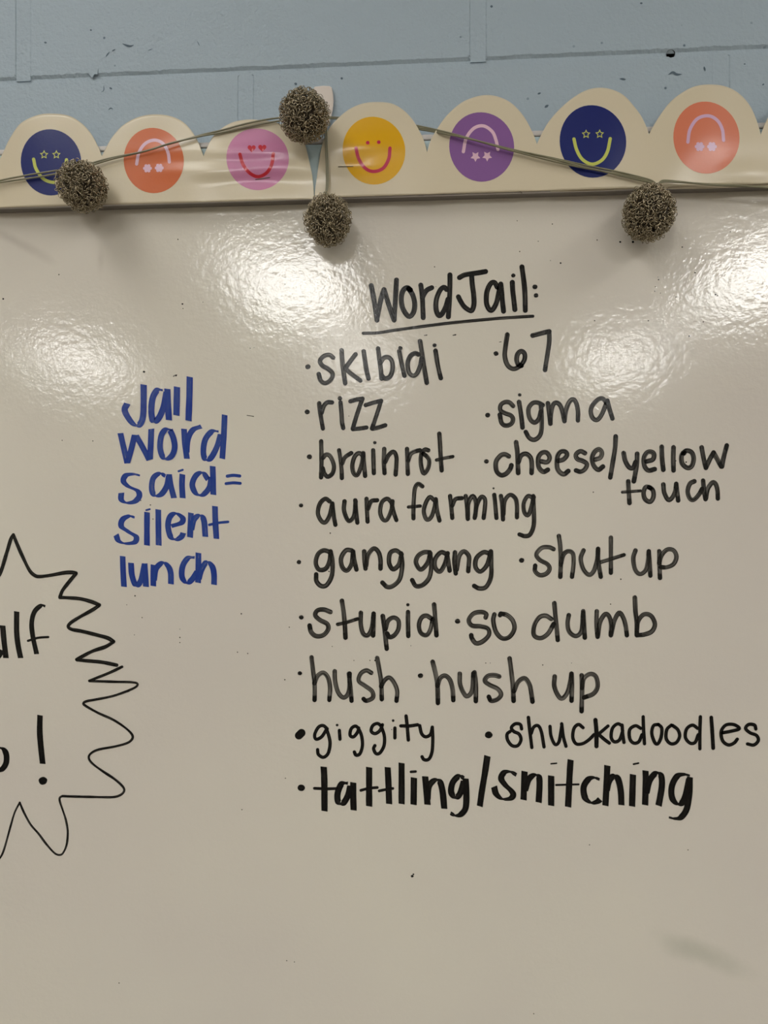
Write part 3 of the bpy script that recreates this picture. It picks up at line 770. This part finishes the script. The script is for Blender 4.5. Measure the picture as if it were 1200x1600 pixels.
def face(root, cx, cy, rx, ry, col, crop, mouth, mw, mcol, eyes, kind, ecol, label, egg=.012, rot=0):
    d = disc('printed_face', cx, cy, rx, ry, FC[col], root, egg=egg, rot=rot); d['label'] = label
    band('mouth', cr(crop, mouth), mw/crop[2], FC[mcol], d)
    for (ex, ey, er) in eyes:
        x, y = cr(crop, '%f,%f' % (ex, ey))[0]; r = er/crop[2]
        if kind == 'ostar': shape('eye', star_pts(x, y, r), x, y, FC[ecol], d, hole=.62)
        if kind == 'star': shape('eye', star_pts(x, y, r, .52, False), x, y, FC[ecol], d)
        if kind == 'flower': shape('eye', flower_pts(x, y, r), x, y, FC[ecol], d)
        if kind == 'heart': shape('eye', heart_pts(x, y, r), x, y, FC[ecol], d)
        if kind == 'dot': shape('eye', [(x+r*math.cos(q*.4189), y+r*math.sin(q*.4189)) for q in range(15)], x, y, FC[ecol], d)
face(bd1, 79.5, 253.5, 47, 52, 'blue', C3, '180,407 193,458 232,512 285,531 325,515 350,470 356,410', 17, 'lime', [(236, 383, 25), (302, 383, 25)], 'ostar', 'lime', 'navy blue face with yellow star eyes', rot=.5)
face(bd1, 240, 250.8, 47, 51, 'orange', C3, '732,433 745,370 780,322 830,305 875,325 900,372 907,422', 17, 'lilac', [(790, 456, 24), (853, 454, 24)], 'flower', 'lilac', 'orange upside-down face with flower eyes')
face(bd1, 402.3, 248.5, 48, 49, 'pink', C4, '188,415 205,470 240,515 285,535 330,515 358,470 367,412', 18, 'red', [(251, 383, 22), (308, 381, 22)], 'heart', 'red', 'pink face with red heart eyes', egg=.02, rot=1)
face(bd2, 584, 235.4, 49, 53, 'yellow', C4, '810,382 825,440 860,490 905,507 955,490 985,440 992,382', 18, 'rose', [(873, 353, 10), (932, 350, 10)], 'dot', 'rose', 'yellow face with dot eyes')
face(bd2, 752.4, 229.4, 50.3, 54.7, 'purple', C5, '280,390 295,320 335,268 385,256 430,285 450,330 460,378', 17, 'lilac', [(343, 415, 28), (404, 413, 28)], 'star', 'lilac', 'purple upside-down face with star eyes', rot=.8)
face(bd2, 926.2, 221, 52, 56.7, 'blue', C5, '856,324 870,380 900,430 950,455 1000,435 1030,390 1045,322', 17, 'lime', [(919, 299, 25), (990, 298, 25)], 'ostar', 'lime', 'navy blue face with yellow star eyes')
face(bd2, 1103.5, 215, 51.7, 56.3, 'coral', C6, '758,360 770,290 810,232 870,215 920,240 948,290 955,350', 18, 'mauve', [(823, 385, 27), (891, 385, 27)], 'flower', 'mauve', 'coral upside-down face with flower eyes')
face(bd1, -84, 258, 46, 51, 'coral', (-84-60, 258-60, 1), '37,68 40,50 50,38 60,35 70,38 80,50 83,68', 5, 'mauve', [(53, 76, 7), (68, 76, 7)], 'flower', 'mauve', 'coral upside-down face beyond the frame')
face(bd2, 1284, 207, 53, 58, 'pink', (1284-60, 207-60, 1), '35,52 40,70 50,82 60,86 70,82 80,70 85,52', 5, 'red', [(52, 46, 6), (69, 46, 6)], 'heart', 'red', 'pink face beyond the frame')
def staple(a, b_, root):
    p, q = PB(*a, .0004), PB(*b_, .0004); d = (q-p).normalized()
    pts = [p+Vector((0, .0012, 0)), p, p+(q-p)*.5, q, q+Vector((0, .0012, 0))]
    v, f = tube_vf(pts, .00032, 6); mesh('staple', v, f, M_staple, root, smooth=True)
staple((399, 280.5), (421.5, 277), bd1); staple((528.5, 260.5), (551.5, 259.8), bd2)
staple((812, 299.5), (815.5, 301), bd2)

# ================================================================== ADHESIVE HOOK
hk = thing('adhesive_hook', 'small white plastic adhesive hook stuck on the blue wall behind the top wire ball', 'hook', P(505, 215, 0), None)
outl = [(489, 139), (492, 135.5), (505, 134), (515, 134.5), (518.5, 137), (520.5, 147), (521.3, 158), (520, 172), (517, 186), (511, 201), (503, 207), (496, 203), (490, 190), (487.5, 172), (487, 155)]
def plate(name, outl, y0, y1, m, root, inset=1.3):
    pp = [Vector(p) for p in outl]; c_ = sum(pp, Vector((0, 0)))/len(pp); n = len(pp)
    rings = [(0, y0), (0, y1+.0006), (inset*.5, y1+.00018), (inset, y1)]
    v, f = [], []
    for ins, y in rings:
        for p in pp: q = p+(c_-p).normalized()*ins; v.append(P(q.x, q.y, y))
    for r_ in range(len(rings)-1):
        for k in range(n): f.append((r_*n+k, r_*n+(k+1) % n, (r_+1)*n+(k+1) % n, (r_+1)*n+k))
    v.append(P(c_.x, c_.y, y1-.0006)); t_ = (len(rings)-1)*n
    for k in range(n): f.append((t_+k, t_+(k+1) % n, len(v)-1))
    return mesh(name, v, f, m, root, smooth=False)
plate('base_plate', outl, .0004, -.0042, M_hook, hk)
hp = [P(506, 160, -.004), P(506, 182, -.008), P(506, 196, -.013), P(506, 203, -.019), P(506, 196, -.0245), P(506, 186, -.026)]
v, f = tube_vf(spline(hp, .0012), .0019, 10); mesh('hook_arm', v, f, M_hook, hk, smooth=True)

# ================================================================== WIRE-BALL GARLAND
gl = thing('wire_ball_garland', 'garland of four tangled silver wire balls on olive cord across the border', 'garland', P(475, 215, -.03))
def cord(pts, depth, off, r=.00074, name='cord', tw=.0009, ph=0):
    s3 = []
    sp_ = spline([Vector(p) for p in pts], 3.0); n = len(sp_)
    for i, p in enumerate(sp_):
        y = depth(p.x) if callable(depth) else depth
        q = P(p.x, p.y, y)
        a = i*.055+ph; fade = 1
        q.z += tw*math.sin(a)*fade + off; q.y -= abs(tw*math.cos(a))*.8
        s3.append(q)
    v, f = tube_vf(s3, r, 8)
    return mesh(name, v, f, M_cord, gl, smooth=True)
YC = YP-.0035
leftp = [(-200, 312), (-130, 308), (-60, 297), (0, 283.5), (38, 277), (88, 269.5), (128, 262), (163, 252), (187, 246), (210, 241), (233, 235), (262, 225.5), (292, 217.5), (320, 210.5), (349, 204.6), (378, 197.5), (407, 191.5), (435, 187.3), (475, 184)]
midp = [(475, 184), (515, 184.5), (536, 185.5), (560, 186.5), (600, 190), (630, 194.5)]
rp = [(618, 193), (640, 196.5), (655, 199.5), (676, 203.5), (706, 210), (730, 216), (760, 224), (790, 232), (820, 239), (850, 246), (880, 253), (910, 260), (955, 269), (1000, 279), (1018, 284), (1026, 290)]
rp2 = [(1028, 291), (1031, 286.5), (1037, 284), (1058, 285), (1101, 288), (1143, 290), (1200, 293), (1260, 298), (1320, 290), (1380, 278)]
def dmid(x):
    if x < 500: return YC
    if x < 540: return YC + (x-500)/40*(-.009-YC)
    return -.009
def drt(x): 
    if x < 662: return -.0105
    if x < 690: return -.0105 + (x-662)/28*(YC+.0105)
    return YC
for k, off in enumerate((-.0007, .0007)):
    cord(leftp, YC, off, ph=k*2.2); cord(midp, dmid, off*.8, ph=k*2, tw=.0003)
    cord(rp, drt, off*(1.0), ph=k*1.9, tw=.0007); cord(rp2, YC, off*.8, ph=k*2.6, tw=.0009)
cord([(p[0], p[1]+1.2) for p in rp], drt, .0002, ph=4, tw=.0009)
for dx in (-1.1, 1.3):
    cord([(506+dx*.6, 196), (509+dx, 205), (510+dx, 225), (511+dx, 250), (511.6+dx, 280), (510.5+dx*.8, 296), (508+dx*.4, 304)], YC-.001, 0, tw=0, name='drop_cord')

def ball_mesh(seed, Rb, nring):
    rr = random.Random(seed); V, Fc = [], []
    for i in range(nring):
        # evenly spread directions
        z = 1-2*(i+.5)/nring; t = i*2.399963
        d = Vector((math.sqrt(1-z*z)*math.cos(t), math.sqrt(1-z*z)*math.sin(t), z))
        d = (d+Vector((rr.uniform(-.1, .1), rr.uniform(-.1, .1), rr.uniform(-.1, .1)))).normalized()
        r = rr.uniform(.0014, .0026)
        lump = 1+.06*noise.noise(d*2.2+Vector((seed, 0, 0)))
        c_ = d*(Rb*lump*rr.uniform(.84, 1.0)-r*.6)
        nrm = Vector((rr.gauss(0, 1), rr.gauss(0, 1), rr.gauss(0, 1))).normalized()
        a = nrm.orthogonal().normalized(); b_ = nrm.cross(a)
        turns = rr.choice((1, 1, 1.6)); m = int(11*turns); pts = []
        closed = turns == 1
        for k in range(m):
            q = 2*math.pi*turns*k/m
            pts.append(c_+(a*math.cos(q)+b_*math.sin(q))*r+nrm*(0 if closed else .0007*k/m))
        tube_vf(pts, rr.uniform(.00026, .00033), 4, V, Fc, closed=closed)
    me_ = bpy.data.meshes.new('wire_ball'); me_.from_pydata([tuple(v) for v in V], [], Fc)
    me_.polygons.foreach_set('use_smooth', [True]*len(me_.polygons)); me_.materials.append(M_wire); me_.update()
    return me_
BM = [ball_mesh(11, .0218, 760), ball_mesh(23, .0218, 760)]
def core_vf(r):
    v, f = [], []; nu, nv = 20, 12
    for j in range(nv+1):
        ph = math.pi*j/nv
        for i in range(nu):
            t = 2*math.pi*i/nu; q = r*(1+.08*math.sin(5*t+j))
            v.append((q*math.sin(ph)*math.cos(t), q*math.sin(ph)*math.sin(t), q*math.cos(ph)))
    for j in range(nv):
        for i in range(nu):
            f.append((j*nu+i, j*nu+(i+1) % nu, (j+1)*nu+(i+1) % nu, (j+1)*nu+i))
    return v, f
cores = None
for k, (px, py, rx, ry, yd, lb) in enumerate([
    (128, 291, 40, 40.5, YP-.0215, 'wire ball over the left navy face'), (475.5, 181, 41, 41, YP-.026, 'topmost wire ball in front of the hook'),
    (512.5, 344, 37.5, 41, YS-.0235, 'lowest wire ball hanging on the drop cord'), (1014, 333, 41, 43.5, YS-.025, 'wire ball at the right below the border')]):
    o = bpy.data.objects.new('wire_ball', BM[k % 2]); COL.objects.link(o); o.parent = gl
    c_ = P(px, py, yd); o.location = c_; s_ = pxm(yd)/.0218
    o.scale = (rx*s_, min(rx, ry)*s_, ry*s_); o.rotation_euler = (k*.0, 0, 0)
    o['label'] = lb
    if k > 1: o.rotation_euler = (0, 1.5708*0, 0)
    v, f = core_vf(.0150)
    q = mesh('core', v, f, M_core, o, smooth=True)
# little cord eyelets on top of the two hanging balls
for (px, py, y) in ((508, 302, YC-.001), (1028, 291, YC-.0006)):
    c_ = P(px, py, y)
    pts = [c_+Vector((.0014*math.cos(a), 0, .0020*math.sin(a)-.0008)) for a in [2*math.pi*k/14 for k in range(14)]]
    v, f = tube_vf(pts, .0007, 6, closed=True); mesh('cord_eyelet', v, f, M_cord, gl, smooth=True)

finish_things()
